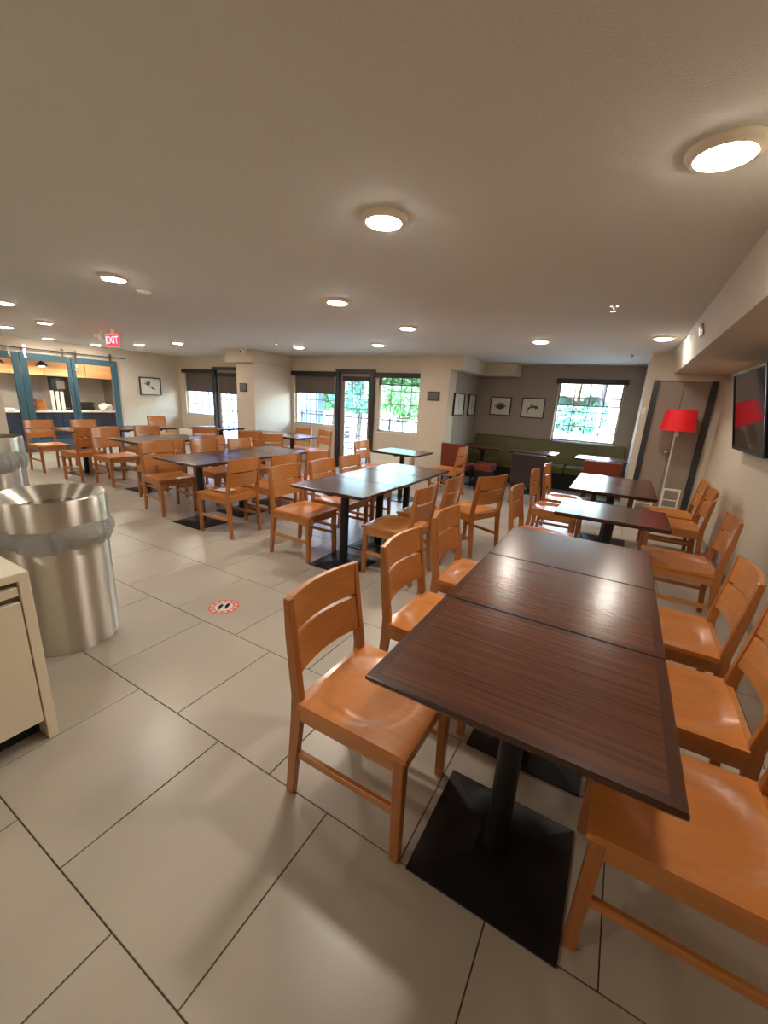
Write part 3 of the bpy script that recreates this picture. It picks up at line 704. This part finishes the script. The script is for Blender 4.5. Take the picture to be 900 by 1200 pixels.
b = bmesh.new(); tube(b, [(0, 0, .03), (-.01, 0, 1.30)], .009, 12); obj('pole', b, M['polem'], fl_, True)
b = bmesh.new(); lathe(b, [(.001, 1.24), (.028, 1.24), (.03, 1.31), (.018, 1.34), (.001, 1.35)], n=16); obj('socket', b, M['whitepaint'], fl_, True)
b = bmesh.new(); lathe(b, [(.205, 1.315), (.175, 1.585), (.172, 1.585), (.202, 1.315), (.205, 1.315)], n=48); sh = obj('lamp_shade', b, M['red'], fl_, True)
b = bmesh.new(); tube(b, [(-.17, 0, 1.58), (.17, 0, 1.58)], .003, 6); tube(b, [(0, 0, 1.34), (0, 0, 1.6)], .003, 6); obj('spider', b, M['chrome'], fl_)
rk = thing('white_rack', 'low white open-framed rack standing before the taupe door', 'rack', (.56, 6.6, 0))
for s, (x0, x1, h) in enumerate(((.04, .22, .56), (-.26, -.06, .42))):
    b = bmesh.new()
    for x in (x0, x1): box(b, x-.01, -.01+s*.05, 0, x+.01, .01+s*.05, h)
    for z in (.08, h-.01): box(b, x0, -.009+s*.05, z-.012, x1, .009+s*.05, z+.012)
    obj('side_frame', b, M['whitepaint'], rk)
    for z in (.2, .3, .4): 
        if z < h-.05: B('rung', M['whitepaint'], x0, -.005+s*.05, z, x1, .005+s*.05, z+.012, rk)
B('shelf', M['whitepaint'], -.26, -.0, .08, .04, .04, .095, rk)
b = bmesh.new(); tube(b, [(.022*math.cos(q*.5)+0, .03*math.sin(q*.5), -.035+.035*math.cos(q*.5+.4)) for q in range(0, 11)], .006, 8)
tag(obj('cord_loop', b, M['cordw'], None, True, loc=(.85, 4.735, .82)), 'short white cord loop hooked on a chair back by the right wall', 'cord')

# ------------------------------------------------------------------ bins
def bin_(x, y, label, seed, bag_drop=.12):
    t = thing('steel_bin', label, 'bin', (x, y, 0), 0, 'steel waste bins')
    b = bmesh.new(); lathe(b, [(.001, .004), (.25, 0), (.254, .012), (.254, .76), (.248, .76), (.248, .02)], n=72); obj('body', b, M['steel'], t, True)
    b = bmesh.new(); lathe(b, [(.262, .74), (.268, .74), (.27, .745), (.27, .885), (.266, .897), (.258, .9), (.18, .83), (.172, .825), (.172, .80), (.176, .80), (.262, .865)], n=72); obj('collar', b, M['steel'], t, True)
    b = bmesh.new(); lathe(b, [(.175, .8), (.24, .5), (.001, .45)], n=36); obj('liner_inside', b, M['dark'], t, True)
    rnd = random.Random(seed); ph = [(rnd.uniform(0, 6), rnd.choice((3, 5, 8, 13, 21, 34))) for _ in range(9)]
    b = bmesh.new(); n = 160; R_ = []
    for j in range(9):
        u = j/8; row = []
        for i in range(n):
            a = 2*PI*i/n; wv = sum(math.sin(f*a+p+u*(2 if k % 2 else -3)) for k, (p, f) in enumerate(ph))/9
            fl2 = math.exp(-((a-.1+PI) % (2*PI)-PI)**2/.12)
            r = .262+.014*math.sin(PI*u)+(.02+.03*u)*wv*math.sin(PI*min(1, u*1.1)*.75)+fl2*.06*math.sin(PI*u)
            z = .765-u*(bag_drop+.02+.012*math.sin(2*a+ph[0][0])+.008*math.sin(5*a+ph[1][0]))
            row.append(b.verts.new((r*math.cos(a), r*math.sin(a), z)))
        R_.append(row)
    for p, q in zip(R_, R_[1:]):
        for i in range(n): b.faces.new((p[i], p[(i+1) % n], q[(i+1) % n], q[i]))
    obj('bag', b, M['bag'], t, True)
bin_(-2.75, 1.01, 'large brushed steel round bin nearest the camera with a clear bag hanging out', 4)
bin_(-5.87, 1.72, 'farther brushed steel round bin at the left edge with a white bag hanging out', 9, .2)

# ------------------------------------------------------------------ cream cabinet at left
cb = thing('cream_cabinet', 'cream laminate cabinet cut by the left photo edge', 'cabinet', (-1.93, .60, 0))
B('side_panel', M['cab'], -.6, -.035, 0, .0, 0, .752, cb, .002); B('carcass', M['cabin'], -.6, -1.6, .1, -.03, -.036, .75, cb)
B('worktop', M['cab'], -.6, -1.6, .752, .0, 0, .785, cb, .002); B('drawer_front', M['cab'], -.03, -1.0, .69, -.006, -.04, .728, cb, .002)
B('door', M['cab'], -.03, -1.0, .10, -.004, -.04, .665, cb, .003); B('plinth', M['dark'], -.55, -1.6, 0, -.09, -.036, .1, cb)

# ------------------------------------------------------------------ floor sticker
sk = thing('floor_sticker', 'round red and white floor sticker with black footprints', 'sticker', (-2.28, 1.765, .0), .6)
def disc(r0, r1, z, n=40):
    b = bmesh.new(); a = [b.verts.new((r1*math.cos(2*PI*i/n), r1*math.sin(2*PI*i/n), z)) for i in range(n)]
    if r0:
        c = [b.verts.new((r0*math.cos(2*PI*i/n), r0*math.sin(2*PI*i/n), z)) for i in range(n)]
        for i in range(n): b.faces.new((a[i], a[(i+1) % n], c[(i+1) % n], c[i]))
    else: b.faces.new(a)
    return b
obj('red_ring', disc(.06, .105, .0012), M['sred'], sk); obj('white_disc', disc(0, .0625, .0014), M['cup'], sk); 
for s in (-1, 1):
    b = bmesh.new(); b.faces.new([b.verts.new((s*.022+.016*math.cos(q)*(1 if math.sin(q) > 0 else .7), .042*math.sin(q)+s*.006, .002)) for q in [i*2*PI/16 for i in range(16)]]); obj('footprint', b, M['bezel'], sk)
b = disc(.075, .092, .0018, 24)
for f in list(b.faces)[::2]: b.faces.remove(f)
dd = obj('print_marks', b, M['cup'], sk)

# ------------------------------------------------------------------ outdoors
struct(B('ground_outside', M['pave'], -40, 7.6, -.2, 30, 60, -.06))
def railing(x0, x1, y, label):
    t = thing('railing', label, 'railing', (x0, y, -.06), 0, 'patio railings'); w_ = x1-x0
    B('rail', M['railm'], 0, -.02, 1.0, w_, .02, 1.05, t); B('rail', M['railm'], 0, -.015, .12, w_, .015, .15, t)
    n = int(w_/1.5)
    for i in range(n+1): x = i*w_/n; B('post', M['railm'], x-.03, -.03, 0, x+.03, .03, 1.08, t)
    k = int(w_/.12)
    bb = bmesh.new(); box(bb, -.008, -.008, .15, .008, .008, 1.0); me = bpy.data.meshes.new('baluster'); bb.to_mesh(me); bb.free(); me.materials.append(M['railm'])
    for i in range(k):
        o = bpy.data.objects.new('baluster', me); C.objects.link(o); o.parent = t; o.location = ((i+.5)*w_/k, 0, 0)
railing(-10.2, -4.0, 9.9, 'dark metal patio railing seen through the patio door and bright window')
railing(-3.6, 2.4, 11.2, 'dark metal patio railing seen through the alcove window')
nb = thing('neighbour_building', 'blue-grey boarded building wall seen through the left windows', 'building', (-20.2, 11.6, -.06))
for i in range(30): B('board', M['siding'], i*.36, 0, 0, i*.36+.35, .15, 4.2, nb, .01)
B('backing', M['siding'], 0, .06, 0, 10.8, .3, 4.2, nb)
def tree(x, y, h, r, label, leafm, seed, trunk=.12):
    rnd = random.Random(seed); t = thing('tree', label, 'tree', (x, y, -.06), 0, 'trees beyond the patio')
    b = bmesh.new(); tube(b, [(0, 0, 0), (.1, 0, h*.35), (-.05, .1, h*.7), (0, 0, h)], [trunk, trunk*.8, trunk*.6, trunk*.2], 10)
    for k in range(7):
        a = rnd.uniform(0, 2*PI); z = h*rnd.uniform(.3, .8); tube(b, [(0, 0, z), (r*.7*math.cos(a), r*.7*math.sin(a), z+r*rnd.uniform(.1, .5))], [trunk*.35, .02], 6)
    obj('trunk', b, M['bark'], t, True)
    vs = []; fs = []
    for k in range(6500):
        cl = rnd.random()**.33*r; a = rnd.uniform(0, 2*PI); e = rnd.uniform(-1, 1); q = math.sqrt(1-e*e)
        c = Vector((cl*q*math.cos(a), cl*q*math.sin(a), h*.6+e*cl*.75))
        if math.sin(c.x*3.1+seed)+math.sin(c.y*2.7)+math.sin(c.z*3.3+seed*2) < -.5: continue
        u = Vector((rnd.gauss(0, 1), rnd.gauss(0, 1), rnd.gauss(0, 1))).normalized(); v_ = u.orthogonal().normalized(); s = rnd.uniform(.06, .13)
        i0 = len(vs); vs += [c-u*s, c+v_*s*.5, c+u*s, c-v_*s*.5]; fs.append((i0, i0+1, i0+2, i0+3))
    me = bpy.data.meshes.new('foliage'); me.from_pydata([tuple(v) for v in vs], [], fs); me.materials.append(M[leafm]); o = bpy.data.objects.new('foliage', me); C.objects.link(o); o.parent = t; o['kind'] = 'stuff'
tree(-6.6, 12.6, 3.2, 1.35, 'leafy green tree seen through the left half of the window right of the patio door', 'leaf1', 1)
tree(-8.9, 13.4, 3.3, 1.35, 'leafy green tree seen through the glass patio door', 'leaf2', 2)
tree(-11.0, 14.6, 3.2, 1.3, 'leafy tree glimpsed right of the blue-grey wall through the second window', 'leaf1', 3)
tree(-1.5, 15.6, 2.4, .95, 'rounded blue-green shrub in the middle of the alcove window view', 'leaf2', 5)
tree(-3.6, 14.3, 3.4, 1.3, 'leafy tree at the left of the alcove window view', 'leaf1', 6)
tree(.9, 15.5, 3.6, 1.3, 'leafy tree at the right of the alcove window view', 'leaf1', 8, .1)
tree(-5.9, 16.4, 4.2, 1.7, 'paler tree farther back behind the patio door trees', 'leaf1', 11)
b = bmesh.new(); tube(b, [(0, 0, 0), (.1, 0, 6)], .06, 14); tag(obj('bare_trunk', b, M['trunk'], None, True, loc=(-.70, 13, -.06)), 'straight bare trunk at the right of the alcove window', 'trunk')
def patio_chair(x, y, a, label):
    t = thing('patio_chair', label, 'chair', (x, y, -.06), a, 'patio furniture')
    B('seat', M['patio'], -.22, -.22, .42, .22, .22, .46, t, .01)
    for sx in (-1, 1):
        for sy in (-1, 1): B('leg', M['whitepaint'], sx*.2-.015, sy*.2-.015, 0, sx*.2+.015, sy*.2+.015, .92 if sx < 0 else .42, t)
    for i in range(3): B('back_slat', M['patio'], -.205, -.2, .55+i*.12, -.19, .2, .63+i*.12, t)
patio_chair(-6.35, 8.7, 2.6, 'patio chair seen through the glass patio door'); patio_chair(-7.0, 8.55, 0, 'patio chair partly hidden behind the patio door frame')
pt = thing('patio_table', 'white patio table outside the bright window', 'table', (-5.0, 9.0, -.06)); b = bmesh.new(); lathe(b, [(.001, .7), (.45, .7), (.45, .73), (.001, .73)], n=32); obj('tabletop', b, M['whitepaint'], pt, True)
b = bmesh.new(); lathe(b, [(.25, 0), (.25, .02), (.03, .06), (.03, .7)], n=20); obj('pedestal', b, M['whitepaint'], pt, True)
